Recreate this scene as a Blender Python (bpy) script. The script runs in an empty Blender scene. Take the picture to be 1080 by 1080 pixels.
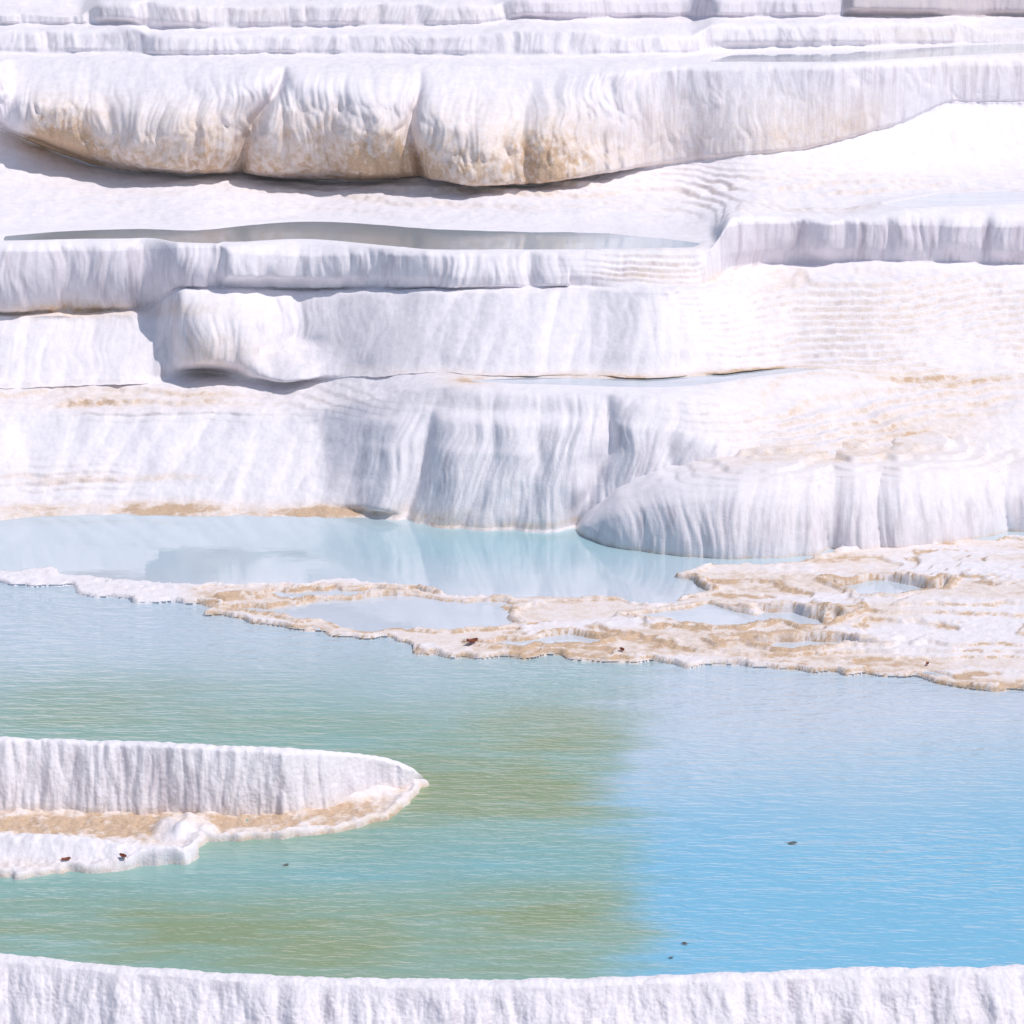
import bpy, bmesh, math, random
import numpy as np
from mathutils import Vector
random.seed(4)
SC = bpy.context.scene
COL = SC.collection
H = 6.0
PITCH = math.radians(13.0)
T = math.tan(math.radians(10.0))
cp, sp = math.cos(PITCH), math.sin(PITCH)

# ------------------------------------------------------------------ maths
def slope(py):
    b = -(np.asarray(py, float) - 540) / 540 * T
    return -(-sp + b * cp) / (cp + b * sp)
def xat(px, d, z):
    return (px - 540) / 540 * T * (d * cp - (z - H) * sp)
def onplane(px, py, z):
    d = (H - z) / slope(py)
    return xat(np.asarray(px, float), d, z), d
def project(x, y, z):
    dep = y * cp - (z - H) * sp
    u = y * sp + (z - H) * cp
    return 540 + 540 * (x / dep) / T, 540 - 540 * (u / dep) / T
def sstep(a, b, x):
    t = np.clip((x - a) / (b - a), 0, 1)
    return t * t * (3 - 2 * t)
def hashf(i, j, seed):
    h = (i.astype(np.int64) * 374761393 + j.astype(np.int64) * 668265263 + seed * 1442695041) & 0xFFFFFFFF
    h = ((h ^ (h >> 13)) * 1274126177) & 0xFFFFFFFF
    h = (h ^ (h >> 16)) & 0xFFFFFFFF
    return h / 4294967295.0
def noise(x, y, seed=0):
    xi, yi = np.floor(x), np.floor(y)
    fx, fy = x - xi, y - yi
    def g(i, j):
        a = hashf(xi + i, yi + j, seed) * 2 * np.pi
        return np.cos(a) * (fx - i) + np.sin(a) * (fy - j)
    u = fx ** 3 * (fx * (fx * 6 - 15) + 10)
    v = fy ** 3 * (fy * (fy * 6 - 15) + 10)
    n = (g(0, 0) * (1 - u) + g(1, 0) * u) * (1 - v) + (g(0, 1) * (1 - u) + g(1, 1) * u) * v
    return n * 1.5
def bil(x, y, seed=0):
    return np.abs(noise(x, y, seed)) * 1.3
def gsm(a, sig, axis):
    n = int(sig * 3) + 1
    k = np.exp(-0.5 * (np.arange(-n, n + 1) / sig) ** 2); k /= k.sum()
    pad = [(0, 0)] * a.ndim; pad[axis] = (n, n)
    b = np.pad(a, pad, mode='edge')
    out = np.zeros_like(a)
    for i, w in enumerate(k):
        sl = [slice(None)] * a.ndim; sl[axis] = slice(i, i + a.shape[axis])
        out += w * b[tuple(sl)]
    return out
def sdf(x, y, poly):            # positive inside
    P = np.asarray(poly, float)
    best = np.full(x.shape, 1e9); ins = np.zeros(x.shape, bool)
    for i in range(len(P)):
        x0, y0 = P[i]; x1, y1 = P[(i + 1) % len(P)]
        dx, dy = x1 - x0, y1 - y0
        t = np.clip(((x - x0) * dx + (y - y0) * dy) / (dx * dx + dy * dy + 1e-12), 0, 1)
        best = np.minimum(best, np.hypot(x - x0 - t * dx, y - y0 - t * dy))
        c = ((y0 > y) != (y1 > y)) & (x < dx * (y - y0) / (dy + 1e-12) + x0)
        ins ^= c
    return np.where(ins, best, -best)
def linedist(x, y, pts):
    best = np.full(x.shape, 1e9)
    for (x0, y0), (x1, y1) in zip(pts[:-1], pts[1:]):
        dx, dy = x1 - x0, y1 - y0
        t = np.clip(((x - x0) * dx + (y - y0) * dy) / (dx * dx + dy * dy + 1e-12), 0, 1)
        best = np.minimum(best, np.hypot(x - x0 - t * dx, y - y0 - t * dy))
    return best
def wpoly(pts, z):
    return [tuple(float(c) for c in onplane(p[0], p[1], z)) for p in pts]

# ------------------------------------------------------------------ materials
def nmat(name):
    m = bpy.data.materials.new(name); m.use_nodes = True
    nt = m.node_tree; nt.nodes.clear()
    out = nt.nodes.new('ShaderNodeOutputMaterial'); b = nt.nodes.new('ShaderNodeBsdfPrincipled')
    nt.links.new(b.outputs[0], out.inputs[0])
    return m, nt, b
def N(nt, t, **kw):
    n = nt.nodes.new(t)
    for k, v in kw.items(): setattr(n, k, v)
    return n
def math_(nt, op, a, b=None, c=None, clamp=False):
    n = N(nt, 'ShaderNodeMath', operation=op, use_clamp=clamp)
    for i, v in enumerate((a, b, c)):
        if v is None: continue
        if isinstance(v, (int, float)): n.inputs[i].default_value = v
        else: nt.links.new(v, n.inputs[i])
    return n.outputs[0]
def ramp(nt, f, lo, hi):
    n = N(nt, 'ShaderNodeMapRange', interpolation_type='SMOOTHSTEP')
    nt.links.new(f, n.inputs[0]); n.inputs[1].default_value = lo; n.inputs[2].default_value = hi
    return n.outputs[0]
def mixc(nt, f, a, b):
    n = N(nt, 'ShaderNodeMix', data_type='RGBA')
    if isinstance(f, (int, float)): n.inputs[0].default_value = f
    else: nt.links.new(f, n.inputs[0])
    for i, v in ((6, a), (7, b)):
        if isinstance(v, tuple): n.inputs[i].default_value = (*v, 1)
        else: nt.links.new(v, n.inputs[i])
    return n.outputs[2]
def tex(nt, vec, scale, detail=3, rough=0.55, stretch=None):
    if stretch:
        mp = N(nt, 'ShaderNodeMapping'); nt.links.new(vec, mp.inputs[0]); mp.inputs[3].default_value = stretch; vec = mp.outputs[0]
    n = N(nt, 'ShaderNodeTexNoise'); nt.links.new(vec, n.inputs['Vector'])
    n.inputs['Scale'].default_value = scale; n.inputs['Detail'].default_value = detail; n.inputs['Roughness'].default_value = rough
    return n.outputs['Fac']

def travertine(name, grain=1.0, white=(.87, .835, .87), streak=1.0, pits=False):
    m, nt, b = nmat(name)
    geo = N(nt, 'ShaderNodeNewGeometry'); pos = geo.outputs['Position']
    sep = N(nt, 'ShaderNodeSeparateXYZ'); nt.links.new(geo.outputs['True Normal'], sep.inputs[0])
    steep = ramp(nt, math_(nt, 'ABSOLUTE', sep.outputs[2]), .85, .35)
    at = N(nt, 'ShaderNodeAttribute', attribute_name='stain')
    stain = at.outputs['Fac']
    med = tex(nt, pos, 10, 4, .65); fine = tex(nt, pos, 60, 2, .7)
    stri = tex(nt, pos, 1, 3, .6, (9, 5, .8)); stri2 = tex(nt, pos, 1, 2, .6, (34, 12, 2.2))
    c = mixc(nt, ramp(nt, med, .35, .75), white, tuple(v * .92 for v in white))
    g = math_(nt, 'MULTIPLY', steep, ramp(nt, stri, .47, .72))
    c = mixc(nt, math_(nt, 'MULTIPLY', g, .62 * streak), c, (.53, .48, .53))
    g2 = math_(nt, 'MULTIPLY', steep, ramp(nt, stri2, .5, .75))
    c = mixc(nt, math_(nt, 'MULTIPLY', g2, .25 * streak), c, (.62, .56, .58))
    s = math_(nt, 'MULTIPLY_ADD', ramp(nt, med, .2, .8), .9, .45)
    s = math_(nt, 'MULTIPLY', s, stain, clamp=True)
    och = mixc(nt, ramp(nt, s, .5, 1.0), (.83, .67, .52), (.56, .39, .25))
    c = mixc(nt, s, c, mixc(nt, ramp(nt, fine, .35, .7), och, (.66, .50, .37)))
    h = math_(nt, 'MULTIPLY', fine, .4 * grain)
    if pits:
        pit = ramp(nt, tex(nt, pos, 42, 3, .75), .60, .72)
        c = mixc(nt, math_(nt, 'MULTIPLY', pit, .2), c, (.58, .52, .53))
        h = math_(nt, 'MULTIPLY_ADD', pit, -.8, h)
    nt.links.new(c, b.inputs['Base Color'])
    b.inputs['Roughness'].default_value = .75
    b.inputs['Specular IOR Level'].default_value = .25
    h = math_(nt, 'MULTIPLY_ADD', med, 1.0 * grain, h)
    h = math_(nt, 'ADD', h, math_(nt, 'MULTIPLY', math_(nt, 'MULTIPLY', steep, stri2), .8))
    bp = N(nt, 'ShaderNodeBump'); bp.inputs['Strength'].default_value = .36; bp.inputs['Distance'].default_value = .018
    nt.links.new(h, bp.inputs['Height']); nt.links.new(bp.outputs[0], b.inputs['Normal'])
    return m
def water(name, col=None, amp=.3, dist=.03, stretch=(5, 9, 1), ior=1.36):
    m, nt, b = nmat(name)
    geo = N(nt, 'ShaderNodeNewGeometry'); pos = geo.outputs['Position']
    if col is None:
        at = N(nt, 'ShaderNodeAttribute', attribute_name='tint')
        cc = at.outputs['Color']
    else:
        cc = mixc(nt, ramp(nt, tex(nt, pos, 1, 3, .6, (1, 3, 1)), .35, .7), col, tuple(v * .85 for v in col))
    nt.links.new(cc, b.inputs['Base Color'])
    b.inputs['Roughness'].default_value = .03
    b.inputs['IOR'].default_value = ior
    w = math_(nt, 'MULTIPLY_ADD', tex(nt, pos, 1, 2, .55, stretch), 1.0, math_(nt, 'MULTIPLY', tex(nt, pos, 1, 2, .6, tuple(v * 3.1 for v in stretch)), .3))
    bp = N(nt, 'ShaderNodeBump'); bp.inputs['Strength'].default_value = amp; bp.inputs['Distance'].default_value = dist
    if col is None and amp > .2:      # gusts: some patches rippled more than others
        gust = ramp(nt, tex(nt, pos, 1, 2, .5, (.35, .7, 1)), .3, .7)
        nt.links.new(math_(nt, 'MULTIPLY_ADD', gust, amp * .8, amp * .45), bp.inputs['Strength'])
    nt.links.new(w, bp.inputs['Height']); nt.links.new(bp.outputs[0], b.inputs['Normal'])
    return m
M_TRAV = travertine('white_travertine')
M_ROUGH = travertine('rough_travertine', 1.4, pits=True)
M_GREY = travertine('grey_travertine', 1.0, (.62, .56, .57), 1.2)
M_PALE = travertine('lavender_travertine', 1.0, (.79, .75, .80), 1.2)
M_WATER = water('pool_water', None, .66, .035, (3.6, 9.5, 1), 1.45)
M_CALM = water('calm_water', None, .03, .03, (3, 6, 1), 1.66)
M_SHAL = water('shallow_water', (.60, .66, .73), .06, .03, (3, 6, 1), 1.4)

# ------------------------------------------------------------------ objects
def tag(o, label=None, cat=None, group=None, kind=None):
    if label: o['label'] = label
    if cat: o['category'] = cat
    if group: o['group'] = group
    if kind: o['kind'] = kind
    return o
def empty(name, loc):
    o = bpy.data.objects.new(name, None); COL.objects.link(o); o.location = loc; o.empty_display_size = .2
    return o
def mesh_from(name, V, F, mat, parent=None, attrs=None, origin=None):
    off = np.array(parent.location if parent else (origin if origin is not None else (0, 0, 0)), float)
    me = bpy.data.meshes.new(name)
    k = F.shape[1]
    me.vertices.add(len(V)); me.vertices.foreach_set('co', (V - off).astype(np.float32).ravel())
    me.loops.add(F.size); me.loops.foreach_set('vertex_index', F.astype(np.int32).ravel())
    me.polygons.add(len(F)); me.polygons.foreach_set('loop_start', np.arange(0, F.size, k, dtype=np.int32))
    me.polygons.foreach_set('use_smooth', np.ones(len(F), bool))
    me.update(calc_edges=True); me.validate()
    for an, av in (attrs or {}).items():
        if av.ndim == 1:
            a = me.attributes.new(an, 'FLOAT', 'POINT'); a.data.foreach_set('value', av.astype(np.float32))
        else:
            a = me.attributes.new(an, 'FLOAT_COLOR', 'POINT'); a.data.foreach_set('color', av.astype(np.float32).ravel())
    me.materials.append(mat)
    o = bpy.data.objects.new(name, me); COL.objects.link(o)
    if parent: o.parent = parent
    elif origin is not None: o.location = origin
    return o
def grid_part(name, G, S, cells, mat, parent=None, origin=None, extra='stain'):
    R, C = G.shape[:2]
    r, c = np.nonzero(cells)
    a = r * C + c
    F = np.stack([a, a + 1, a + C + 1, a + C], 1)
    u, inv = np.unique(F, return_inverse=True)
    at = {} if S is None else {extra: S.reshape(R * C, -1).squeeze()[u]}
    return mesh_from(name, G.reshape(-1, 3)[u], inv.reshape(F.shape), mat, parent, at, origin)

# ------------------------------------------------------------------ main terraced slope
PXC = np.concatenate([np.arange(-500, -60, 6.), np.arange(-60, 1140, 1.4), np.arange(1140, 1581, 6.)])
NC = len(PXC)
FU = np.arange(-600, 1690, 1.)
def ci(d, sig=4):
    xs = sorted(d)
    return np.interp(PXC, FU, gsm(np.interp(FU, xs, [d[x] for x in xs]), sig, 0))
def csm(v, sig):
    return np.interp(PXC, FU, gsm(np.interp(FU, PXC, v), sig, 0))
Y0 = ci({-500: 546, 0: 548, 30: 542, 200: 542, 300: 544, 440: 547, 470: 550, 600: 556, 640: 559, 700: 564, 780: 569, 870: 571, 950: 566, 1080: 553, 1580: 545})
curves = [
 ('z', Y0, ci({-500: .02, 1580: .02}), 0),
 ('a', ci({-500: 527, 0: 528, 150: 525, 300: 531, 400: 537, 450: 541, 480: 537, 620: 545, 700: 550, 870: 556, 1080: 540}), ci({-500: 9, 380: 10, 430: 50, 480: 74, 1580: 70}), 0),
 ('a', ci({-500: 500, 0: 502, 100: 499, 170: 503, 300: 508, 360: 505, 430: 505, 480: 500, 620: 510, 700: 520, 870: 530, 1080: 518}), ci({-500: 25, 340: 26, 390: 46, 440: 64, 1580: 64}), 0),
 ('a', ci({-500: 470, 0: 468, 200: 465, 300: 465, 350: 462, 430: 468, 600: 474, 700: 488, 800: 502, 900: 502, 1080: 496}), ci({-500: 22, 340: 24, 390: 44, 450: 58, 700: 60, 1580: 56}), 3),
 ('a', ci({-500: 450, 0: 450, 200: 448, 300: 448, 350: 440, 480: 436, 600: 440, 700: 450, 760: 464, 800: 474, 900: 474, 1080: 468}), ci({-500: 22, 340: 30, 430: 48, 604: 52, 700: 58, 760: 48, 800: 32, 900: 18}), 6),
 ('a', ci({-500: 430, 0: 432, 200: 430, 300: 432, 350: 425, 400: 416, 480: 408, 550: 410, 620: 414, 700: 420, 760: 425, 800: 432, 900: 440, 1000: 446, 1080: 450}), ci({-500: 25, 340: 33, 480: 36, 604: 40, 660: 46, 700: 44, 760: 32, 800: 20, 870: 12}), 18),
 ('a', ci({-500: 408, 0: 408, 160: 402, 240: 402, 300: 400, 400: 398, 480: 393, 600: 391, 800: 393, 900: 402, 1000: 400, 1080: 395}), ci({-500: 6, 350: 6, 480: 3, 820: 3, 900: 12}), 34),
 ('a', ci({-500: 335, 0: 331, 100: 330, 155: 328, 187: 305, 250: 306, 400: 308, 600: 305, 760: 302, 900: 296, 1080: 290}, 3), ci({-500: 40, 164: 40, 188: 72, 250: 68, 320: 46, 430: 32, 600: 32, 690: 38, 750: 36, 800: 24, 1580: 21}, 3), 2),
 ('a', ci({-500: 330, 0: 329, 150: 326, 187: 303, 235: 303, 480: 303.5, 600: 302, 740: 298, 765: 284, 800: 279, 900: 277, 1080: 279}, 3), ci({-500: 4, 700: 2, 800: 6}), 12),
 ('z', ci({-500: 252, 0: 253, 150: 253, 228: 254, 234: 258.5, 260: 259, 480: 262, 600: 262, 700: 261, 750: 258, 768: 231, 780: 227, 850: 228, 1000: 232, 1080: 232}, 2), ci({-500: 2.12, 750: 2.12, 768: 2.33, 1580: 2.33}, 2), 0),
 ('a', ci({-500: 240, 0: 240, 390: 233, 600: 235, 700: 228, 780: 212, 1080: 205}), ci({-500: .5, 1580: 1}), 24),
 ('a', ci({-500: 185, 0: 190, 200: 200, 400: 205, 600: 205, 800: 190, 1000: 172, 1080: 165}), ci({-500: 5, 1580: 5}), 24),
 ('a', ci({-500: 128, 0: 133, 20: 142, 60: 160, 120: 179, 200: 182, 260: 182, 300: 186, 400: 189, 440: 185, 500: 193, 560: 193, 600: 187, 640: 181, 740: 168, 850: 158, 950: 130, 1000: 106, 1080: 106}), ci({-500: 28, 0: 28, 60: 14, 120: 6, 640: 8, 740: 14, 850: 16, 950: 27, 1000: 38}), 20),
 ('z', ci({-500: 66, 0: 66, 10: 62, 250: 66, 400: 68, 600: 67, 1080: 66}), ci({-500: 3.56, 1580: 3.56}), 0),
 ('a', ci({-500: 56, 0: 57, 143: 57, 157: 60, 300: 58, 600: 60, 725: 58, 755: 51, 900: 49, 1080: 50}, 4), ci({-500: 1, 1580: .6}), 20),
 ('a', ci({-500: 34, 0: 31, 140: 30, 158: 37, 300: 35, 500: 34, 550: 29, 625: 31, 665: 37, 730: 36, 752: 24, 900: 23, 1012: 22, 1030: 30, 1080: 29}, 3), ci({-500: 58, 1580: 56}), 4),
 ('a', ci({-500: 26, 0: 26, 140: 26, 158: 31, 500: 28, 550: 21, 890: 18, 1080: 18}, 3), ci({-500: 2, 1580: 2}), 8),
 ('a', ci({-500: 5, 0: 12, 85: 15, 105: 1, 160: -2, 250: 4, 350: 0, 520: 4, 545: -5, 880: -3, 900: -11, 1080: -9}, 3), ci({-500: 60, 1580: 66}), 3),
 ('r', 1.2, .03, 0), ('r', .3, .5, 0), ('r', 4, .15, 0), ('r', .6, 1.0, 0), ('r', 6, .6, 0), ('r', 1.5, 1.6, 0), ('r', 10, 3.2, 0),
]
Ds, Zs = [], []
for kind, a, b, sg in curves:
    if kind == 'z':
        d = (H - b) / slope(a); z = b.copy()
        if Ds:
            bad = d < Ds[-1] + .04
            d = np.where(bad, Ds[-1] + .04, d); z = np.where(bad, H - d * slope(a), z)
    elif kind == 'a':
        t = np.tan(np.radians(b)); s_ = slope(a)
        r = np.maximum((H - Ds[-1] * s_ - Zs[-1]) / (t + s_), .006)
        d = Ds[-1] + r
        if sg:
            d = np.maximum(csm(d, sg), Ds[-1] + .006)
        z = H - d * s_
    else:
        d = Ds[-1] + a; z = Zs[-1] + b
    Ds.append(d); Zs.append(z)
ROWS = [12, 28, 38, 26, 32, 26, 80, 10, 62, 28, 32, 42, 112, 16, 30, 12, 30, 6, 8, 6, 8, 6, 8, 10]
NB = len(ROWS)
pd, pz, band, ss = [], [], [], []
for i, n in enumerate(ROWS):
    for k in range(n):
        s = k / n
        pd.append(Ds[i] * (1 - s) + Ds[i + 1] * s); pz.append(Zs[i] * (1 - s) + Zs[i + 1] * s); band.append(i); ss.append(s)
pd.append(Ds[-1]); pz.append(Zs[-1]); band.append(NB - 1); ss.append(1.0)
D = np.array(pd); Z = np.array(pz); band = np.array(band); ss = np.array(ss)
PX = np.broadcast_to(PXC, D.shape)
S_ = ss[:, None]; Bd = band[:, None]
# let the foot of the middle terrace flow into the shelf below it, except under the nose
row6 = int(np.nonzero(band == 6)[0][0])
wr = np.exp(-((np.arange(len(band)) - row6) / 16.) ** 2)[:, None] * (1 - sstep(150, 175, PX) * (1 - sstep(270, 330, PX)))
D = D * (1 - wr) + gsm(D, 9, 0) * wr; Z = Z * (1 - wr) + gsm(Z, 9, 0) * wr
def bulge(b, d, p=1.0):
    global D
    D = D - np.where(Bd == b, ci(d)[None, :] * np.sin(np.pi * np.clip(S_, 0, 1)) ** p, 0)
bulge(12, {-500: .3, 0: .3, 40: .52, 120: .56, 240: .38, 270: .34, 330: .36, 400: .44, 450: .38, 520: .42, 560: .34, 640: .1, 740: .02, 1580: 0}, .7)
bulge(8, {-500: .10, 225: .12, 240: .05, 480: .04, 620: .0, 755: .0, 1580: .0})
def stepout(b, x0, amt, ln, soft=10):
    global D
    f = sstep(x0 - soft * .3, x0 + soft, PX) * np.exp(-np.clip(PX - x0, 0, None) / ln) * amt
    D = D - np.where(Bd == b, f * np.clip(S_ * 3, 0, 1), 0) - np.where(Bd == b + 1, f * np.clip(1 - S_ * 3, 0, 1), 0)
stepout(8, 231, .20, 160); stepout(8, 762, .14, 80, 16); stepout(8, 846, .10, 50, 18); stepout(8, 1041, .12, 60, 18)
stepout(14, 151, .10, 120, 24); stepout(14, 742, .16, 150, 24)
stepout(16, 96, .2, 90, 16); stepout(16, 533, .16, 120, 24); stepout(16, 889, .3, 200, 14)
# overhanging nose at the left end of the middle terrace
nose = (np.exp(-((PX - 222) / 40.) ** 2) + .30 * np.exp(-((PX - 285) / 36.) ** 2)) * sstep(178, 192, PX)
D = D - np.where(Bd == 6, nose * .30 * np.sin(np.pi * np.clip((S_ - .05) / .95, 0, 1)) ** .6, 0)
D = D + np.where(Bd == 6, np.exp(-((PX - 218) / 30.) ** 2) * .45 * np.exp(-((S_ - .03) / .11) ** 2), 0)
D = D - np.where(Bd == 6, np.exp(-((PX - 308) / 36.) ** 2) * .46 * sstep(0, .05, S_) * (1 - sstep(.05, .5, S_)), 0)
D = gsm(D, 2.0, 0); Z = gsm(Z, 2.0, 0)
PXp, PYp = project(xat(PX, D, Z), D, Z)
dd = np.gradient(D, axis=0); dz = np.gradient(Z, axis=0)
ang = np.degrees(np.arctan2(dz, np.abs(dd) + 1e-6))
W = gsm(sstep(24, 55, ang), 2.5, 0)
X = xat(PX, D, Z)
def lobe(xp, mask, bounds, amp, p=.55):
    out = np.zeros(xp.shape)
    for a, b in zip(bounds[:-1], bounds[1:]):
        t = np.clip((xp - a) / (b - a), 0, 1)
        out += np.sin(np.pi * t) ** p * amp * min(1, ((b - a) / 120.) ** .7)
    return np.where(mask, out, 0)
def curtain(xp, a, b, amp, k=.35, p=.75):
    t = np.clip((xp - a) / (b - a), 0, 1)
    u = t ** k
    return amp * np.sin(np.pi * np.clip(.5 * (u + t), 0, 1)) ** p
def bandm(*b): return np.isin(Bd, b) & np.ones(D.shape, bool)
# the biggest wall: heavy rounded bulges, each with a steep left flank
xc = PX + 8 - .46 * (170 - PYp) * np.exp(-((PX - 285) / 60.) ** 2) + 5 * np.sin(PYp / 17.)
cl = np.maximum.reduce([curtain(xc, -260, -90, .4), curtain(xc, -110, 20, .42), curtain(xc, 6, 165, .46, .5), curtain(xc, 110, 272, .50, .6), curtain(xc, 264, 410, .54, .25), curtain(xc, 340, 456, .48, .5), curtain(xc, 448, 600, .54, .25), curtain(xc, 550, 760, .44, .4)])
cl = cl - .14 * np.exp(-((xc - 264) / 6.) ** 2) - .16 * np.exp(-((xc - 449) / 6.) ** 2) - .06 * np.exp(-((xc - 565) / 6.) ** 2)
L = np.where(bandm(12) & (PX < 720), cl, 0) * (1 - sstep(660, 720, PX))
L += lobe(PX + 9 * np.sin(PYp / 11. + 1), bandm(12) & (PX < 700), [-100, 60, 100, 200, 310, 350, 400, 500, 540, 640], .12, .7)
L += .14 * bandm(12) * sstep(660, 720, PX)
# soft draped curtains
xs_ = PX - .27 * (550 - PYp) + 6 * np.sin(PYp / 21.) + 10 * noise(PX / 60., PYp / 50., 17)
dr = np.maximum.reduce([curtain(xs_, 320, 440, .22), curtain(xs_, 434, 535, .42, .3), curtain(xs_, 476, 592, .46, .45), curtain(xs_, 535, 626, .43, .4), curtain(xs_, 618, 715, .36, .32), curtain(xs_, 674, 790, .30, .45), curtain(xs_, 230, 350, .12), curtain(xs_, 372, 444, .26)])
dr = gsm(dr, 1.8, 1)
L += np.where(bandm(0, 1, 2, 3, 4), dr - .20 * sstep(400, 450, PX), 0)
L += lobe(PX, bandm(8), [-200, -70, 75, 150, 232, 234, 400, 560, 700, 762, 800, 846, 890, 940, 990, 1042, 1100, 1150, 1300], .14)
L += lobe(PX, bandm(14), [-200, 50, 150, 210, 330, 380, 540, 600, 690, 745, 850, 940, 1022, 1200], .08)
L += lobe(PX, bandm(16), [-200, 40, 95, 155, 240, 300, 400, 440, 532, 610, 640, 740, 800, 888, 1000, 1040, 1200], .12)
L += lobe(PX, bandm(6), [100, 180, 320, 420, 520, 640, 760], .10)
L = gsm(gsm(L, 2.5, 0), 1.2, 1)
wx = X + .10 * noise(X * 2, Z * 2 + D, 5) - .24 * Z * (Bd <= 4)
rg = 1 + .8 * (Bd == 12) * (1 - sstep(600, 720, PX))
zz = Z + .25 * noise(X * 1.5, Z * 3, 9) * (Bd == 12)
disp = L - .06 + .09 * bil(wx * 1.3, zz * .5 + D * .15, 1) + .045 * rg * bil(wx * 4.2, zz * (.6 + .8 * (Bd == 12)) + D * .2, 2) + .018 * rg * bil(wx * 11, zz * (.9 + 2.2 * (Bd == 12)) + D * .3, 3) + .006 * rg * noise(wx * 28, zz * 6 + D, 4)
low = np.where(Bd == 12, 1 - .45 * sstep(640, 720, PX), 1.0) * np.where((Bd == 14) | (Bd == 16), .7 * sstep(0, .3, S_) + .1, 1)
low = low * np.where((Bd == 8) & (PX > 600), .1 + .9 * sstep(0, .6, S_), 1)
Dn = D - W * disp * low
fold = (Bd <= 4) * np.exp(-((PX - 220) / 230.) ** 4) + (Bd == 6) * sstep(280, 360, PX) * (1 - sstep(800, 900, PX)) + (Bd == 6) * (1 - sstep(120, 170, PX))
Dn = Dn - fold * (1 - W) * (.20 * bil(X * .8 - Z * .35, Z * .6, 6) + .06 * bil(X * 2.8 - Z, Z * .9, 7) + .012 * noise(X * 9 - Z * 2, Z * 2.2, 8))
sh = .022 * noise(X * .8, D * .7, 11) + .016 * noise(X * 2.6, D * 2.2, 12) + .007 * noise(X * 8, D * 6, 13) + .003 * noise(X * 22, D * 16, 14)
PYr = PYp
def blob(cx, cy, rx, ry):
    return np.exp(-((PX - cx) / rx) ** 2 - ((PYr - cy) / ry) ** 2)
ter = np.clip(1.3 * blob(980, 335, 210, 60) + 1.5 * blob(970, 435, 190, 50) + blob(860, 200, 330, 26) + blob(120, 420, 200, 16) + .7 * blob(100, 505, 170, 18) + .8 * blob(400, 205, 300, 14) + 1.1 * blob(710, 285, 120, 22), 0, 1)
ter = ter * sstep(-.5, .15, noise(X * .5, D * 1.2, 23) + .1)
step = .055 + .03 * sstep(-.3, .3, noise(X * .15, D * .2, 26)) * 0
nq = 1.9 * noise(X * .22, D * .3, 21) + .8 * noise(X * .7, D * .9, 24) + .16 * noise(X * 2.6, D * 2.0, 22) + .14 * noise(X * 9, D * 5, 25)
q = Z / step + nq
fq = np.floor(q) + sstep(.70, 1.0, q - np.floor(q))
Zt = (fq - nq) * step
Zn = Z + (1 - W) * (sh + ter * (Zt - Z) * .97)
ledge = np.exp(-((q - np.floor(q) - .85) / .15) ** 2) * ter * (1 - W)
pools = {}
def flat_pool(key, pts, level, broad=60):
    global Zn, Dn
    s = sdf(PX.astype(float), PYr * 4, [(p[0], p[1] * 4) for p in pts])
    m0 = sstep(-broad, 0, s) * (1 - W)
    Zn = Zn * (1 - m0) + (level + .014 + .006 * noise(X * 5, D * 4, 15)) * m0
    lip = level + .015 - .012 * np.clip(-s - 12, 0, 60)
    Zn = np.where((s > -30) & (s < 0), np.maximum(Zn, lip), Zn)
    m = sstep(-14, 12, s)
    Zn = Zn * (1 - m) + (level - .03) * m
    Dn = Dn * (1 - m) + D * m
    pools[key] = (s, level)
HP = [(8, 247), (60, 243.5), (200, 240), (330, 237.5), (390, 236), (430, 236.5), (540, 239.5), (640, 241.5), (690, 247), (735, 252), (728, 256), (640, 258), (480, 258.5), (260, 255.5), (200, 251.5), (8, 250.5)]
flat_pool('high', HP, 2.085)
selr = (band == 5)
zc = float(np.median(Z[selr][:, (PXC > 540) & (PXC < 820)]))
CPL = [(500, 402), (560, 396), (700, 394.5), (830, 397), (860, 401), (820, 407), (700, 407), (600, 405), (540, 404)]
flat_pool('mid', CPL, zc, 110)
TPL = [(752, 62), (775, 55), (900, 53), (1300, 53), (1300, 62), (900, 63)]
flat_pool('top', TPL, 3.545)
RPL = [(940, 221), (990, 213), (1200, 210), (1300, 220), (1050, 226), (960, 226)]
flat_pool('right', RPL, 2.32)
Dn[0] -= .3; Zn[0] = -.15
X = xat(PX, Dn, Zn)
G = np.stack([X, Dn, Zn], -1)
sn = .55 + .9 * sstep(-.3, .4, noise(X * 1.1, Dn * .8 + Zn, 16))
st = np.zeros(D.shape)
for cx, cy, rx, ry, a in [(200, 536, 230, 8, .9), (345, 541, 110, 6, .9), (90, 502, 95, 4, .9), (130, 420, 230, 12, .4), (610, 391, 150, 6, 1.1), (800, 395, 80, 7, 1.), (490, 402, 30, 6, .8), (1010, 398, 90, 7, .45), (960, 440, 160, 35, .20), (980, 480, 150, 40, .26), (20, 556, 40, 10, .8), (235, 372, 50, 22, .6), (20, 152, 55, 12, .9), (80, 326, 130, 8, .6), (540, 549, 130, 4, .7), (950, 340, 170, 40, .10), (1040, 70, 60, 20, .1), (300, 15, 300, 10, .12), (1000, 36, 100, 8, .2), (700, 290, 90, 5, .3)]:
    st += a * blob(cx, cy, rx, ry)
st = st * sn
st += (.55 + .5 * sn) * np.where(Bd == 12, np.clip(1.3 - S_ / .62, 0, 1) * (1.0 * sstep(10, 50, PX) * (1 - sstep(560, 690, PX)) + .42 * sstep(600, 700, PX) * (1 - sstep(900, 960, PX))), 0)
st += .50 * ledge + .02
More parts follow.
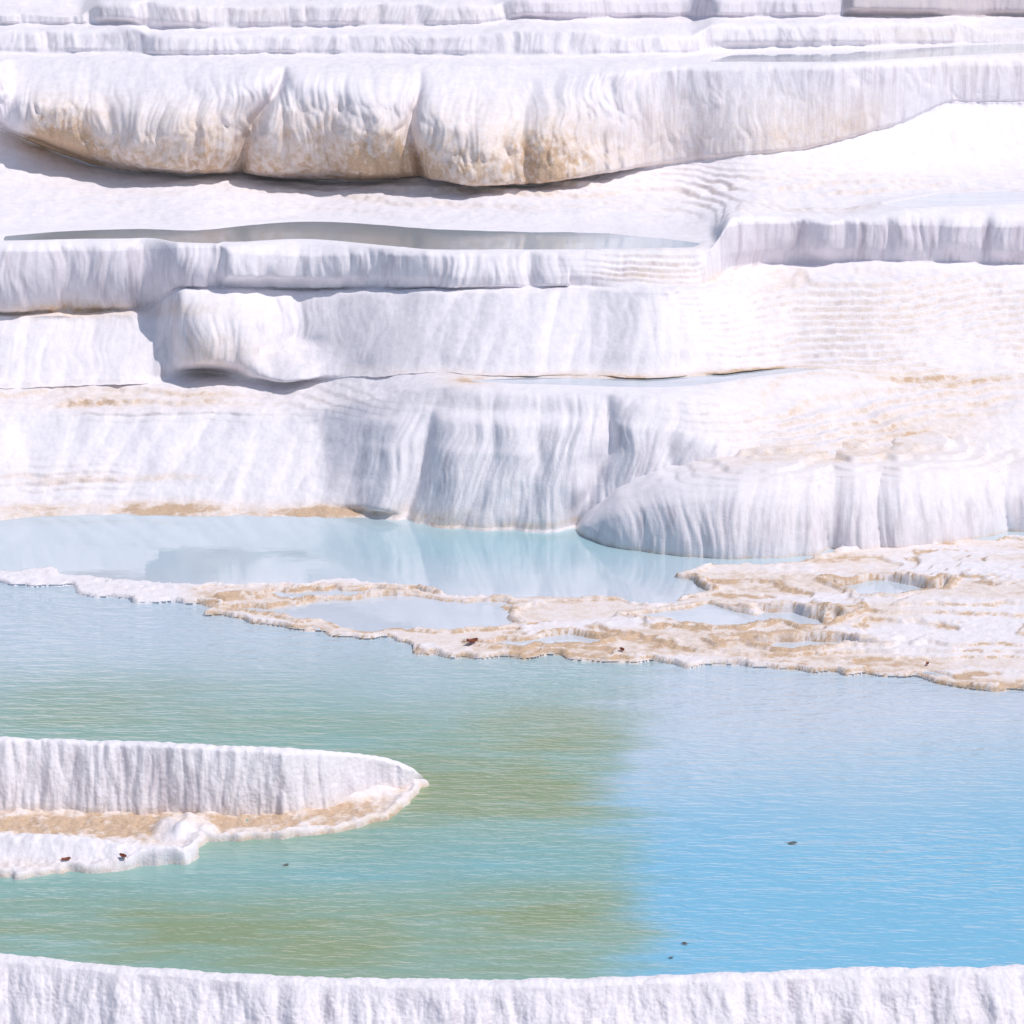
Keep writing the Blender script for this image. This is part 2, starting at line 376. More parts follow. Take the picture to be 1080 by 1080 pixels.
cb = Bd[:-1] * np.ones((1, NC - 1), int); cx_ = .5 * (PXC[:-1] + PXC[1:])[None, :] * np.ones((len(band) - 1, 1)); cs = S_[:-1] * np.ones((1, NC - 1))
used = np.zeros(cb.shape, bool)
def take(bands, x0, x1, slant=0, s0=0, s1=1.1):
    xx = cx_ - slant * cs
    return np.isin(cb, bands) & (xx >= x0) & (xx < x1) & (cs >= s0) & (cs < s1) & ~used
def wall(name, label, cat, bands, bounds, slant=0, rim=None, piece='drapery_lobe', mat=None):
    mat = mat or M_TRAV
    allm = take(bands, bounds[0], bounds[-1], slant)
    r, c = np.nonzero(allm)
    i0 = (float(np.mean(G[r, c, 0])), float(np.min(G[r, c, 1])), float(np.min(G[r, c, 2])))
    e = empty(name, i0); tag(e, label, cat)
    if rim:
        m = (take([rim], bounds[0], bounds[-1], slant, .86) | take([rim + 1], bounds[0], bounds[-1], slant * 0, 0, .22))
        if m.any():
            grid_part('rim', G, st, m, M_TRAV if mat is not M_GREY else mat, e); used[m] = True
    for a, b in zip(bounds[:-1], bounds[1:]):
        m = take(bands, a, b, slant)
        if m.any():
            grid_part(piece, G, st, m, mat, e); used[m] = True
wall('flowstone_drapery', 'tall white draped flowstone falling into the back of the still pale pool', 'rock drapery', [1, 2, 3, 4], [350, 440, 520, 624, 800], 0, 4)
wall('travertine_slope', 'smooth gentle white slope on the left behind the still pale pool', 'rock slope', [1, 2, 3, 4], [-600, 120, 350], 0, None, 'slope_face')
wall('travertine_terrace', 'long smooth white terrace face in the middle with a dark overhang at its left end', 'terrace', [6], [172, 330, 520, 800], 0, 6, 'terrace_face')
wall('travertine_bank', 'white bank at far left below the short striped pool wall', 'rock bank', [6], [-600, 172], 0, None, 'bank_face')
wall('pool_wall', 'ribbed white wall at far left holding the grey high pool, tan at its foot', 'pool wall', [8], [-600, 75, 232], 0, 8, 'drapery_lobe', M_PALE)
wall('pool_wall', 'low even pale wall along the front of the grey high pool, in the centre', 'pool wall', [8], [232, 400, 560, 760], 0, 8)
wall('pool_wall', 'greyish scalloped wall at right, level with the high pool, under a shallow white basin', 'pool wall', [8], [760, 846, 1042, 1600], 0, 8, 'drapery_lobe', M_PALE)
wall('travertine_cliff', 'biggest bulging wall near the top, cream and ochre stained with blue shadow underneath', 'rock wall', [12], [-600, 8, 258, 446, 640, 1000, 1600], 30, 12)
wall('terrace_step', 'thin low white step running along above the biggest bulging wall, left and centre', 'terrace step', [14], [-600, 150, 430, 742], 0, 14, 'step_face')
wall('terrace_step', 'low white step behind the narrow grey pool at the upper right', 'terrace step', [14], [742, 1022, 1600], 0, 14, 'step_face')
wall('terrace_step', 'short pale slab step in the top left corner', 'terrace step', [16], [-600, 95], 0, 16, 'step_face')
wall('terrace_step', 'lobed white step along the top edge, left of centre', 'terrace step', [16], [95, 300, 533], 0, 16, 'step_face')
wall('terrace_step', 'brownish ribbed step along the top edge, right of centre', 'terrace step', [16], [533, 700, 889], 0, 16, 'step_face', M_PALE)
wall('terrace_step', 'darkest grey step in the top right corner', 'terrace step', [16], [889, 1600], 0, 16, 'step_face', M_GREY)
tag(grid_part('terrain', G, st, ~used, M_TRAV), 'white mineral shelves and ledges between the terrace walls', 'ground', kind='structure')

# ------------------------------------------------------------------ dome in front of the drapery, right
PK = np.concatenate([np.arange(606, 1140, 1.4), np.arange(1140, 1581, 6.)])
def ck(d, sig=4):
    xs = sorted(d); f = np.arange(560, 1640, 1.)
    return np.interp(PK, f, gsm(np.interp(f, xs, [d[x] for x in xs]), sig, 0))
e0 = ck({560: 560, 606: 560, 616: 567, 650: 575, 700: 581, 780: 587, 860: 586, 880: 581, 950: 580, 1000: 571, 1080: 562, 1580: 550}, 2)
e1 = ck({560: 558, 604: 558, 614: 549, 640: 531, 660: 519, 690: 506, 720: 498, 760: 491, 820: 487, 865: 492, 900: 485, 930: 489, 1000: 477, 1062: 484, 1120: 474, 1580: 470}, 5)
da = (H - .0) / slope(e0); za = np.zeros_like(da)
tt_ = np.tan(np.radians(ck({560: 54, 640: 51, 700: 50, 760: 49, 870: 50, 1080: 42})))
r = (H - da * slope(e1)) / (tt_ + slope(e1)); db_ = da + r; zb_ = r * tt_
rd, rz, rs_ = [], [], []
for k in np.linspace(0, 1, 110):
    sa = k * math.pi / 2
    rd.append(da + (db_ - da) * (.85 * (1 - math.cos(sa)) + .15 * k)); rz.append(za + (zb_ - za) * (.85 * math.sin(sa) + .15 * k)); rs_.append(k)
for k in np.linspace(0, 1, 40)[1:]:
    rd.append(db_ + 1.3 * k); rz.append(zb_ + .13 * k - .5 * max(0, k - .55) ** 1.5); rs_.append(1 + k)
KD = gsm(np.array(rd), 3, 0); KZ = gsm(np.array(rz), 3, 0); ks = np.array(rs_)[:, None]
KPX = np.broadcast_to(PK, KD.shape); KX = xat(KPX, KD, KZ)
fan = KPX - (KPX - 765) * .24 * np.clip(ks, 0, 1.5) * (1 - sstep(800, 900, KPX)) - (KPX - 990) * .16 * np.clip(ks, 0, 1.5) * sstep(900, 960, KPX) * (1 - sstep(1020, 1080, KPX))
fx_ = (fan - 540) * .0085 + .06 * noise(KX * 1.6, KZ * 2, 109)
wk = 1 - sstep(.55, 1.10, ks)
Lk = lobe(KPX + 5 * np.sin(ks * 4), KPX > 0, [560, 874], .24, .6) + lobe(KPX + 5 * np.sin(ks * 4), KPX > 0, [874, 930, 1064, 1230, 1400, 1580, 1800], .18, .7)
Lk += lobe(fan + 4 * np.sin(ks * 6), KPX > 0, [600, 650, 690, 745, 790, 840, 876], .05, .9)
hgt = np.clip(zb_ / .3, 0, 1)[None, :]
dk = Lk - .08 + .08 * bil(fx_ * 1.4, KZ * .5, 101) + .022 * bil(fx_ * 4.3, KZ * .7 + 3, 102) + .012 * bil(fx_ * 10, KZ * .9, 103) + .006 * noise(fx_ * 26, KZ * 3, 104)
KD = KD - wk * dk * hgt
KZ = KZ + (1 - wk) * (.02 * noise(KX * 2.5, KD * 2, 105) + .010 * noise(KX * 8, KD * 6, 106)) - .02 * (1 - hgt)
kq = KZ / .045 + .9 * noise(KX * .6, KD * .9, 108) + .2 * noise(KX * 3, KD * 3, 110)
KZ = KZ + (1 - wk) * sstep(680, 780, KPX) * .95 * ((np.floor(kq) + sstep(.7, 1, kq - np.floor(kq)) - kq) * .045)
KD[0] -= .05; KZ[0] = -.2
KG = np.stack([xat(KPX, KD, KZ), KD, KZ], -1)
kst = .03 + .8 * np.exp(-(np.clip(KZ, 0, 9) / .035) ** 2) + .40 * sstep(.7, 1.15, ks) * sstep(-.35, .4, noise(KX * .8, KD * 1.4, 107)) * sstep(680, 800, KPX) + .20 * sstep(.3, 1, ks) * sstep(680, 880, KPX)
de = empty('flowstone_dome', (float(KG[0, 120, 0]), float(KG[0, 120, 1]), 0.0)); tag(de, 'rounded white dome with fine radiating grooves at the right end of the still pool', 'rock dome')
kc = .5 * (PK[:-1] + PK[1:])[None, :] * np.ones((KD.shape[0] - 1, 1))
for a, b in ((600, 872), (872, 928), (928, 1062), (1062, 1600)):
    grid_part('drapery_lobe', KG, kst, (kc >= a) & (kc < b) & (ks[:-1] <= 1.02), M_TRAV, de)
grid_part('crown', KG, kst, (ks[:-1] > 1.02) & (kc > 0), M_TRAV, de)

# ------------------------------------------------------------------ shelf pools
def mx(a, b, f):
    return a * (1 - f[..., None]) + np.array(b) * f[..., None]
def shelf_water(key, mat, label, ca=None, cb_=None, x0=0, x1=1):
    s, level = pools[key]
    sel = (s > -10)
    cells = sel[:-1, :-1] & sel[1:, 1:] & sel[1:, :-1] & sel[:-1, 1:]
    WG = np.stack([xat(PX, D, np.full_like(D, level)), D, np.full_like(D, level)], -1)
    S = None
    if ca:
        c = mx(np.ones(D.shape + (3,)) * np.array(ca), cb_, sstep(x0, x1, PX.astype(float)))
        S = np.concatenate([c, np.ones(D.shape + (1,))], -1)
    tag(grid_part('pool_water', WG, S, cells, mat, extra='tint'), label, 'water', kind='structure')
shelf_water('high', M_CALM, 'grey still water of the long high pool below the biggest wall', (.38, .42, .45), (.50, .63, .74), 420, 660)  # left end painted greyer for the wall base it mirrors
shelf_water('mid', M_SHAL, 'small pale pool on the shelf above the draped flowstone')
shelf_water('top', M_CALM, 'narrow grey pool at upper right above the biggest wall', (.42, .46, .48), (.46, .50, .52), 700, 1000)
shelf_water('right', M_SHAL, 'shallow white basin at the right edge above the scalloped wall')

RIMX = [-600, -500, 0, 60, 120, 200, 250, 400, 600, 750, 900, 1080, 1580, 1700]
RIMY = [1000, 1000, 1009, 1014, 1021, 1026, 1030, 1036, 1036, 1030, 1024, 1022, 1015, 1015]
def rim_py(px): return np.interp(px, RIMX, RIMY)

# ------------------------------------------------------------------ big turbid pools, tree and sky reflections painted into the large one
def tint_grid(name, px, py, z, fn, mat, label, mask=None):
    x, y = onplane(px, py, z)
    g = np.stack([x, y, np.full_like(x, z)], -1)
    t = fn(px, py, x, y)
    t = np.concatenate([t, np.ones(t.shape[:2] + (1,))], -1)
    cells = np.ones((px.shape[0] - 1, px.shape[1] - 1), bool) if mask is None else mask(px, py, x, y)[:-1, :-1]
    o = grid_part(name, g[::-1].copy(), t[::-1].copy(), cells[::-1].copy(), mat, None, None, 'tint')
    return tag(o, label, 'water', kind='structure')
def main_tint(px, py, x, y):  # zones painted for mirrored trees (green), sky (blue) and white slope (pale)
    n = noise(x * .8, y * .5, 31) + .5 * noise(x * 2.5, y * 1.6, 32)
    n2 = noise(x * .5, y * 1.2, 33) + .6 * noise(x * 1.4, y * 5, 34) + .45 * noise(x * 3, y * 12, 35)
    n3 = noise(x * .7, y * 2.6, 36) + .6 * noise(x * 1.6, y * 8, 37)
    def e(cx, cy, rx, ry): return np.exp(-((px - cx) / rx) ** 2 - ((py - cy) / ry) ** 2)
    c = np.ones(px.shape + (3,)) * np.array((.52, .63, .71))
    c = mx(c, (.22, .52, .71), sstep(725, 930, py + 20 * n))
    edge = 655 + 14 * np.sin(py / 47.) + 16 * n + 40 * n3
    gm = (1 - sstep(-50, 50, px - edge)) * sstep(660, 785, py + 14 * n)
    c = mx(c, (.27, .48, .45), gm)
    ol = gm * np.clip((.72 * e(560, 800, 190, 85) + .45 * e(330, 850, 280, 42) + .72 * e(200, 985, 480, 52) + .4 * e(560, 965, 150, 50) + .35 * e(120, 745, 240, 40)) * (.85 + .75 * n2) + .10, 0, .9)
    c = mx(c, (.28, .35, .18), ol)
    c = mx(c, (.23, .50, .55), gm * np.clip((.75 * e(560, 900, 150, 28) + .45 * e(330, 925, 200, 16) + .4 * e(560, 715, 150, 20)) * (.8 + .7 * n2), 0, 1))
    c = mx(c, (.60, .66, .74), .6 * e(950, 745, 300, 40))
    return c
u_ = np.linspace(-600, 1680, 600); v_ = np.linspace(0, 1, 400)[:, None]
pyg = 596 + (rim_py(u_)[None, :] - 2.0 - 596) * v_
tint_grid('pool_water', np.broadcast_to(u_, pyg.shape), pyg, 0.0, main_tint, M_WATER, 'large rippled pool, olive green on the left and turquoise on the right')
ZU = .014
OUT = [(-600, 600), (0, 601), (60, 601), (110, 610), (160, 616), (215, 616), (300, 615), (440, 615), (485, 626), (540, 634), (600, 630), (690, 634), (742, 623), (705, 608), (740, 598), (850, 590), (900, 574), (1700, 545), (1700, 760), (1080, 729), (1000, 719), (900, 711), (760, 702), (640, 695), (500, 694), (430, 686), (400, 675), (330, 666), (250, 659), (208, 649), (220, 640), (200, 636), (130, 636), (100, 628), (60, 617), (0, 615), (-600, 616)]
OUTW = wpoly(OUT, ZU)
UP = wpoly([(-600, 520), (1680, 520), (1680, 690), (1000, 690), (640, 670), (430, 650), (340, 640), (240, 632), (216, 626), (130, 624), (100, 618), (60, 608), (-600, 607)], ZU)
def up_tint(px, py, x, y):
    c = np.ones(px.shape + (3,)) * np.array((.52, .63, .69))
    c = mx(c, (.60, .66, .73), sstep(590, 630, py + 10 * noise(x, y, 41)))
    c = mx(c, (.34, .55, .60), np.exp(-((px - 540) / 190) ** 2 - ((py - 572) / 24) ** 2))
    return c
def warped(x, y):
    w = .09 * noise(x * 2.2, y * 1.6, 51) + .04 * noise(x * 6, y * 4, 52)
    return x + w, y + 1.5 * w + .07 * noise(x * 4, y * 2, 59)
pxg, pyg = np.meshgrid(np.linspace(-600, 1680, 900), np.linspace(522, 740, 360))
def up_mask(px, py, x, y):
    xx, yy = warped(x, y)
    return (sdf(xx, yy, UP) > 0) | (sdf(xx, yy, OUTW) > .045)
tint_grid('pool_water', pxg, pyg, ZU, up_tint, M_CALM, 'still pale pool mirroring the draped white flowstone', up_mask)

# ------------------------------------------------------------------ ochre flats and dividing rim
IN = [[(234, 644), (300, 641), (340, 634), (420, 631), (470, 634), (540, 642), (545, 659), (480, 667), (400, 664), (330, 656)],
      [(236, 631), (330, 624), (440, 621), (462, 626), (330, 630)],
      [(660, 650), (740, 640), (800, 646), (900, 657), (870, 667), (760, 666), (690, 662)],
      [(870, 618), (940, 610), (1000, 621), (985, 636), (915, 639)],
      [(500, 679), (600, 673), (650, 675), (570, 684)], [(760, 682), (880, 677), (930, 684), (840, 689)]]
ZF = ZU
px, py = np.meshgrid(np.arange(-520, 1600, 2.), np.arange(556, 764, .75))
x, y = onplane(px, py, ZF)
xw, yw = warped(x, y)
sd = sdf(xw, yw, OUTW)
right = sstep(520, 800, px)
h = -.11 + .13 * sstep(-.03, .06, sd) + .016 * np.exp(-((sd - .10) / .05) ** 2)
h = h + .14 * sstep(.2, 2.2, sd) * right
inn = np.zeros(x.shape)
rimm = np.zeros(x.shape)
for p in IN:
    s_ = sdf(xw, yw, wpoly(p, ZF)); m = sstep(-.03, .05, s_)
    h = h * (1 - m) + (-.03) * m
    r_ = np.exp(-((s_ + .05) / .04) ** 2)
    h = h + .020 * r_; inn = np.maximum(inn, m); rimm = np.maximum(rimm, r_)
body = sstep(0, .1, sd) * (1 - inn)
nn = (.020 + .030 * right) * noise(x * .40, y * 1.2, 53) + .014 * noise(x * 1.1, y * 2.8, 54) + .004 * noise(x * 5, y * 7, 55) + .003 * noise(x * 20, y * 18, 56)
h = h + nn * body
h = np.where((sd > .14) & (inn < .02), np.maximum(h, .016), h)
stp = .026
jit = .8 * noise(x * .40, y * 1.2, 57) + .16 * noise(x * 2.2, y * 3, 61) + .10 * noise(x * 9, y * 8, 64)
qq = h / stp + jit
fr_ = qq - np.floor(qq)
hq = (np.floor(qq) + sstep(.82, 1., fr_) + .25 * np.exp(-((fr_ - .05) / .06) ** 2) - jit) * stp
h = h * .04 + hq * .96
h = h + .004 * noise(x * 11, y * 9, 60) * sstep(-.05, .05, sd) + .003 * noise(x * 30, y * 26, 65) * body
h = np.where((sd > .14) & (inn < .02), np.maximum(h, .010), h)
leftrim = 1 - sstep(180, 230, px)
h = np.where(h > 0, h * (1 - .15 * leftrim), h)
FG = np.stack([x, y, ZF + h], -1)[::-1].copy()
edgeq = np.exp(-((fr_ - .90) / .09) ** 2)
fst = np.clip(.16 + .50 * sstep(.0, .45, noise(x * .45, y * 1.4, 58) + .18) + .60 * rimm + 1.0 * edgeq * sstep(-.45, .15, noise(x * .9, y, 62)) - .08 * sstep(.5, 1.5, sd), 0, 1.5) * (1 - .85 * leftrim) * (.45 + .55 * sstep(-.02, .03, h))
fst = (fst + .85 * np.exp(-((h + .006) / .018) ** 2) * (1 - leftrim))[::-1].copy()
FPX, FPY = project(FG[..., 0], FG[..., 1], FG[..., 2])
keep = ((h > -.1) | (sd > -.05))[::-1][:-1, :-1]
pxr = px[::-1][:-1, :-1]
o = grid_part('mineral_flat', FG, fst, keep & (pxr >= 208), M_ROUGH); tag(o, 'ochre and white crusted flat with shallow puddles jutting between the two pools', 'rock flat')
o = grid_part('pool_rim', FG, fst, keep & (pxr < 208), M_ROUGH); tag(o, 'low whitish rim barely above water on the left between the two pools', 'pool rim')

# ------------------------------------------------------------------ island with dry basin at the left
IO = [(-400, 846), (0, 848), (200, 852), (370, 842), (428, 822), (449, 824), (453, 833), (434, 848), (414, 865), (360, 878), (300, 885), (214, 891), (216, 903), (200, 913), (100, 921), (0, 927), (-400, 938)]
px, py = np.meshgrid(np.arange(-380, 470, 1.5), np.arange(806, 950, .6))
x, y = onplane(px, py, 0)
w1 = .06 * noise(x * 4, y * 3, 61) + .035 * noise(x * 11, y * 8, 62)
sd = sdf(x + w1, y + 1.3 * w1, wpoly(IO, 0))
h = -.1 + .115 * sstep(-.03, .04, sd) + .030 * np.exp(-((sd - .06) / .04) ** 2)
rl = linedist(x + w1, y, wpoly([(-400, 902), (0, 900), (80, 903), (150, 907), (195, 908)], 0))
hr = .11 * np.exp(-(rl / .14) ** 2) * (1 - .6 * sstep(60, 205, px))
lump = np.clip(.075 * np.exp(-(((px - 194) / 26) ** 2 + ((py - 878) / 11.) ** 2) ** 1.5) * (1 + .8 * noise(x * 8, y * 5, 66)), 0, 1)
body = sstep(0, .06, sd)
h = h + (hr + lump) * body + body * (.012 * noise(x * 5, y * 4, 63) + .010 * noise(x * 14, y * 10, 64) + .005 * noise(x * 32, y * 22, 65))
IG = np.stack([x, y, h], -1)[::-1].copy()
ist = np.clip(.85 * np.exp(-((px - 110) / 190) ** 2 - ((py - 872) / 11) ** 2) + .5 * np.exp(-((px - 360) / 90) ** 2 - ((py - 858) / 11) ** 2) + .22 - 4. * (hr + 1.6 * lump), 0.04, .9) + .5 * np.exp(-((h - .005) / .018) ** 2)
ist = ist[::-1].copy()
IPX, IPY = project(IG[..., 0], IG[..., 1], IG[..., 2])
isl = empty('dry_basin', (float(onplane(150, 880, 0)[0]), float(onplane(150, 880, 0)[1]), 0.0))
tag(isl, 'small dry basin with white back wall and sandy floor, in the pool at left', 'basin')
kk = (h > -.085)[::-1][:-1, :-1]
lowp = ((py > 884) & (px < 216))[::-1][:-1, :-1]
grid_part('basin_floor', IG, ist, kk & ~lowp, M_ROUGH, isl)
grid_part('front_lip', IG, ist, kk & lowp, M_ROUGH, isl)
U = np.concatenate([np.linspace(-380, -20, 70), np.arange(-20, 446.1, 1.0)])
def ui(d, s=3): xs = sorted(d); return gsm(np.interp(U, xs, [d[k] for k in xs]), s, 0)
by = ui({-380: 856, 0: 856, 100: 854, 190: 860, 300: 858, 345: 852, 385: 839, 420: 832, 446: 831}, 3)
ty = ui({-380: 782, 0: 783, 100: 785, 200: 789, 300: 794, 380: 799, 415: 806, 434: 815, 446: 826}, 1.5)
db = (H - .02) / slope(by)
lean = .14
dt = db + lean * np.clip((by - ty) / 60, .1, 1)
zt = H - dt * slope(ty)
cend = sstep(424, 446, U) ** 1.6
prof = [('f', k) for k in np.linspace(0, 1, 46)] + [('t', k) for k in np.linspace(0, 1, 12)[1:]] + [('b', k) for k in np.linspace(0, 1, 10)[1:]]
rowsD, rowsZ, fw = [], [], []
for kd, k in prof:
    th = .10
    if kd == 'f': d = db + (dt - db) * k ** 1.4; z = -.03 + (zt + .03) * k; w = 1.
    elif kd == 't': d = dt + th * k; z = zt + .008 * math.sin(math.pi * k); w = 1 - k
    else: d = dt + th + .08 * k; z = zt - (zt + .12) * k; w = 0.
    if kd != 'b': d = d * (1 - cend) + (dt + th) * cend          # the end curls round to the back
    rowsD.append(d); rowsZ.append(z); fw.append(w * (1 - cend))
WD, WZ = gsm(np.array(rowsD), .9, 0), gsm(np.array(rowsZ), .9, 0); fw = np.array(fw)
UX = np.broadcast_to(U, WD.shape); WX = xat(UX, WD, WZ)
wob = .08 * noise(WX * 1.7, WZ * .8, 71) + .045 * bil(WX * 3.2, WZ * .9, 72) + .022 * bil(WX * 10, WZ * 2.2, 73) + .008 * noise(WX * 26, WZ * 8, 74) + .003 * noise(WX * 55, WZ * 45, 77)
WD = WD - fw * (wob - .03)
WZ = WZ + .010 * noise(WX * 5, WD * 5, 75) * (WZ > .05) + .006 * noise(WX * 20, WD * 14, 76)
WG = np.stack([xat(UX, WD, WZ), WD, WZ], -1)
wst = .45 * np.exp(-(WZ / .05) ** 2) + .03
grid_part('back_wall', WG, wst, np.ones((WG.shape[0] - 1, WG.shape[1] - 1), bool), M_ROUGH, isl)

# ------------------------------------------------------------------ foreground rim
U = np.concatenate([np.linspace(-500, -20, 80), np.arange(-20, 1100, 1.2), np.linspace(1101, 1580, 80)])
fy = gsm(rim_py(U), 6, 0)
d0 = (H - .05) / slope(fy)
pr = [(.35, -.3), (.16, -.03), (.10, .03), (.05, .046), (0, .05), (-.04, .035), (-.09, -.03), (-.18, -.16), (-.34, -.4), (-.62, -.9), (-1.1, -1.75), (-3, -1.92)]
tt = np.concatenate([np.linspace(0, 4, 30), np.linspace(4, 9, 150)[1:], np.linspace(9, 11, 12)[1:]])
po = np.interp(tt, range(len(pr)), [p[0] for p in pr]); pzz = np.interp(tt, range(len(pr)), [p[1] for p in pr])
FD = gsm(d0[None, :] + po[:, None], 2, 0); FZ = gsm(np.broadcast_to(pzz[:, None], FD.shape).copy(), 2, 0)
UX = np.broadcast_to(U, FD.shape); FX = xat(UX, FD, FZ)
wf = sstep(.0, -.12, 0 * FD + po[:, None])
FD = FD - wf * (.08 * bil(FX * 1.3, FZ * .5, 81) + .05 * bil(FX * 4, FZ * 1.0, 82) + .018 * noise(FX * 11, FZ * 5, 83) + .010 * noise(FX * 26, FZ * 12, 84) + .004 * noise(FX * 58, FZ * 50, 88) - .03)
FZ = FZ + (.010 * noise(FX * 4, FD * 4, 85) + .006 * noise(FX * 14, FD * 12, 86) + .003 * noise(FX * 38, FD * 30, 87)) * (FZ > -.1)
RG = np.stack([xat(UX, FD, FZ), FD, FZ], -1)[::-1].copy()
rs = np.full(FD.shape, .05)
e = empty('pool_rim', (0, float(d0[len(d0) // 2]) - .6, -1.75)); tag(e, 'rough white rim wall along the bottom edge in front of the large pool', 'pool rim')
pm = (tt > 6.0)[::-1][:-1, None] & np.ones((1, len(U) - 1), bool)
grid_part('outer_face', RG, rs, pm, M_ROUGH, e); grid_part('rim', RG, rs, ~pm, M_ROUGH, e)

# ------------------------------------------------------------------ ground, far hill, wood on the hill
n = 40
gx, gy = np.meshgrid(np.linspace(-400, 400, n), np.linspace(-200, 600, n))
tag(grid_part('ground', np.stack([gx, gy, gx * 0 - 1.95], -1), np.full(gx.shape, .1), np.ones((n - 1, n - 1), bool), M_TRAV), 'pale ground far below the terraces', 'ground', kind='structure')
def simple_mat(name, c1, c2, rough=.6, sc=60):
    m, nt, b = nmat(name)
    geo = N(nt, 'ShaderNodeNewGeometry')
    c = mixc(nt, ramp(nt, tex(nt, geo.outputs['Position'], sc, 3), .35, .65), c1, c2)
    nt.links.new(c, b.inputs['Base Color']); b.inputs['Roughness'].default_value = rough
    return m
M_LEAF = simple_mat('foliage', (.05, .075, .03), (.09, .11, .04), .8, 1.5)
zb = float(Zs[-1][NC // 2]); yb = float(Ds[-1][NC // 2])
hx, hy = np.meshgrid(np.linspace(-90, 90, 120), np.linspace(yb - 4, yb + 60, 60))
hz = zb - .6 + (hy - yb + 4) * .14 + .8 * noise(hx * .06, hy * .06, 91)
tag(grid_part('hill', np.stack([hx, hy, hz], -1), np.full(hx.shape, .2), np.ones((59, 119), bool), M_TRAV), 'pale hill rising behind the terraces', 'hill', kind='structure')
rng = np.random.default_rng(3)
nl = 16000
tx = rng.uniform(-60, 3.2, 150); ty_ = rng.uniform(yb + 1, yb + 12, 150); th_ = rng.uniform(5.5, 10.5, 150)
k = rng.integers(0, 150, nl)
u3 = rng.normal(size=(nl, 3)); u3 /= np.linalg.norm(u3, axis=1)[:, None]; rr = rng.uniform(.55, 1, nl)[:, None]
c3 = np.stack([tx[k], ty_[k], zb + .2 + th_[k] * .52], 1) + u3 * rr * np.stack([th_[k] * .24, th_[k] * .24, th_[k] * .5], 1)
a3 = rng.normal(size=(nl, 3)); a3 /= np.linalg.norm(a3, axis=1)[:, None]
b3 = np.cross(a3, rng.normal(size=(nl, 3))); b3 /= np.linalg.norm(b3, axis=1)[:, None]
sz = rng.uniform(.3, .6, nl)[:, None]
V = np.stack([c3 - a3 * sz, c3 - b3 * sz * .7, c3 + a3 * sz, c3 + b3 * sz * .7], 1).reshape(-1, 3)
tag(mesh_from('wood', V, np.arange(nl * 4).reshape(-1, 4), M_LEAF), 'dark green wood on the hill behind the terraces', 'wood', kind='stuff')

# ------------------------------------------------------------------ leaves
M_RED = simple_mat('red_brown_leaf', (.34, .08, .035), (.20, .06, .03))
M_DRK = simple_mat('dark_wet_leaf', (.07, .09, .07), (.12, .13, .09), .3)
def leaf(loc, size, rz, mat, label, curl):
    e = empty('fallen_leaf', loc); e.rotation_euler = (0, 0, rz); tag(e, label, 'leaf')
    V, F = [], []
    nu, nv = 9, 5
    for i in range(nu):
        t = i / (nu - 1); wdt = .32 * math.sin(math.pi * min(1, t * .97 + .02)) ** .8 * (1 + .12 * math.sin(9 * t))
        for j in range(nv):
            v = j / (nv - 1) * 2 - 1
            V.append(((t - .5) * size, v * wdt * size, size * (curl * (v * v * .5 + (t - .5) ** 2) + .02 * math.sin(7 * t + 3 * v)) + .006))
    for i in range(nu - 1):
        for j in range(nv - 1):
            a = i * nv + j; F.append((a, a + nv, a + nv + 1, a + 1))
    me = bpy.data.meshes.new('blade'); me.from_pydata(V, [], F); me.materials.append(mat)
    o = bpy.data.objects.new('blade', me); COL.objects.link(o); o.parent = e
    V, F = [], []
    for i in range(5):
        t = i / 4; r = size * .018 * (1.3 - t * .5)
        for k in range(5):
            an = k / 5 * 2 * math.pi
            V.append((-.5 * size - t * .35 * size, r * math.cos(an) + .06 * size * t * t, .008 + curl * size * .25 + r * math.sin(an)))
    for i in range(4):
        for k in range(5):
            F.append((i * 5 + k, i * 5 + (k + 1) % 5, i * 5 + 5 + (k + 1) % 5, i * 5 + 5 + k))
    me = bpy.data.meshes.new('stem'); me.from_pydata(V, [], F); me.materials.append(mat)
    o = bpy.data.objects.new('stem', me); COL.objects.link(o); o.parent = e
def on(gridG, gpx, gpy, X_, Y_):
    k = np.argmin((gpx - X_) ** 2 + (gpy - Y_) ** 2 - 40 * (gridG[..., 2] > .02)); return tuple(float(v) for v in gridG.reshape(-1, 3)[k])
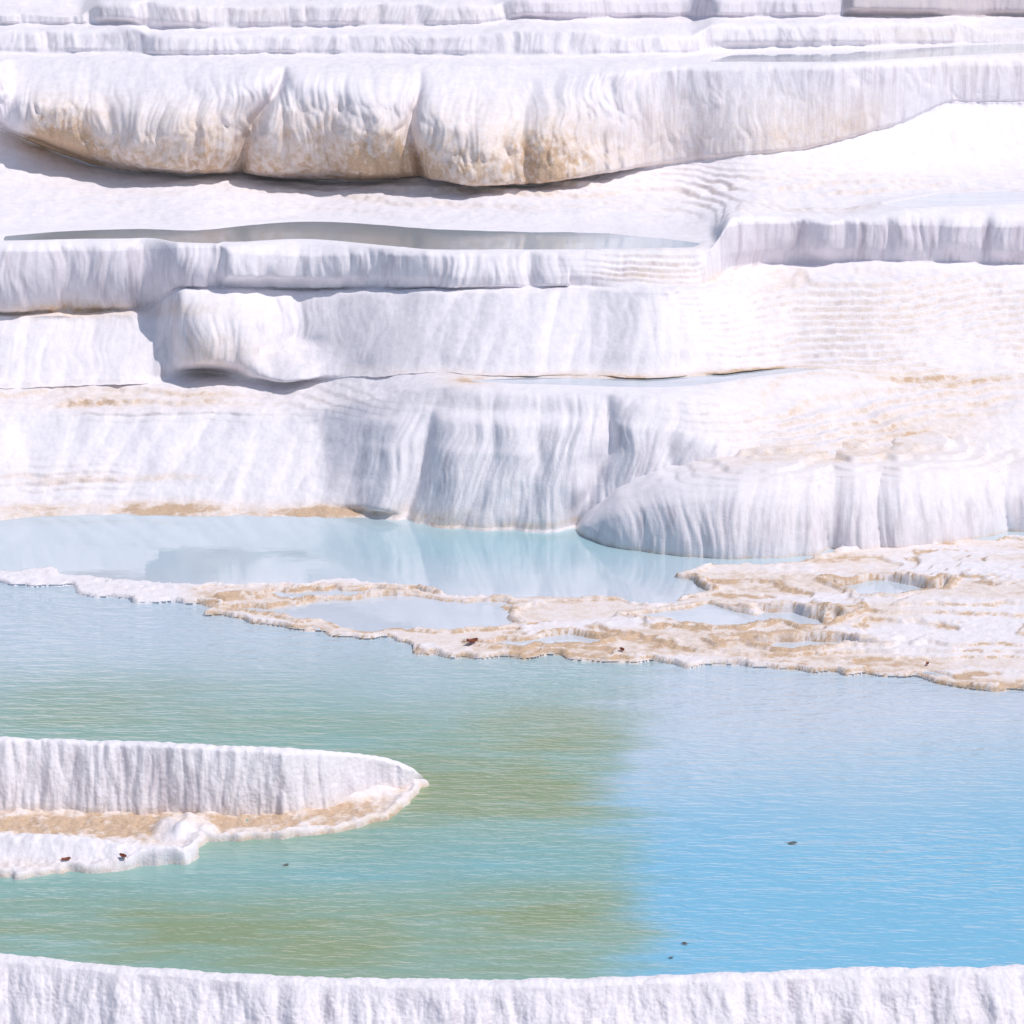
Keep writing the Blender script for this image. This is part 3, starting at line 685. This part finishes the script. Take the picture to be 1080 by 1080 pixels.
for a in [(836, 890, .06, .1, 'dark leaf floating on turquoise water at right'), (302, 913, .04, .6, 'dark speck of leaf floating on green water right of the dry basin'),
          (722, 996, .04, 2.6, 'dark leaf floating on the turquoise water close to the front rim'), (708, 1011, .03, .3, 'tiny dark leaf floating nearest to the front rim')]:
    xx, yy = onplane(a[0], a[1], 0); leaf((float(xx), float(yy), .002), a[2], a[3], M_DRK, a[4], .03)
for a in [(497, 679, .09, .3, 'red brown leaf on the front edge of the ochre flat, left of centre'), (657, 687, .06, 2.0, 'small red brown leaf on the front edge of the ochre flat, centre'),
          (978, 702, .045, 1.2, 'small reddish leaf near the right end of the ochre flat')]:
    leaf(on(FG, FPX, FPY, a[0], a[1]), a[2], a[3], M_RED, a[4], .5)
for a in [(70, 908, .055, .3, 'red leaf lying on the front lip of the dry basin, left one'), (130, 905, .06, 2.4, 'red leaf lying on the front lip of the dry basin, right one')]:
    leaf(on(IG, IPX, IPY, a[0], a[1]), a[2], a[3], M_RED, a[4], .4)

# ------------------------------------------------------------------ light, camera
sd_ = Vector((.46, -.14, .86)).normalized()
sun = bpy.data.lights.new('sun', 'SUN'); sun.energy = 2.9; sun.angle = math.radians(.5); sun.color = (1, .93, .895)
so = bpy.data.objects.new('sun', sun); COL.objects.link(so); so.rotation_euler = sd_.to_track_quat('Z', 'Y').to_euler(); so.location = (0, 0, 30)
w = bpy.data.worlds.new('World'); SC.world = w; w.use_nodes = True
nt = w.node_tree; bg = nt.nodes['Background']
sk = nt.nodes.new('ShaderNodeTexSky'); sk.sky_type = 'NISHITA'; sk.sun_disc = False
sk.sun_elevation = math.asin(sd_.z); sk.sun_rotation = math.atan2(sd_.x, sd_.y)
nt.links.new(sk.outputs[0], bg.inputs[0]); bg.inputs[1].default_value = .112
SC.view_settings.view_transform = 'Standard'
try: SC.view_settings.look = 'None'
except Exception: pass
cam = bpy.data.cameras.new('camera'); co = bpy.data.objects.new('camera', cam); COL.objects.link(co)
co.location = (0, 0, H); co.rotation_euler = (math.pi / 2 - PITCH, 0, 0)
cam.sensor_width = 36; cam.angle = math.radians(20); cam.clip_end = 2000
SC.camera = co
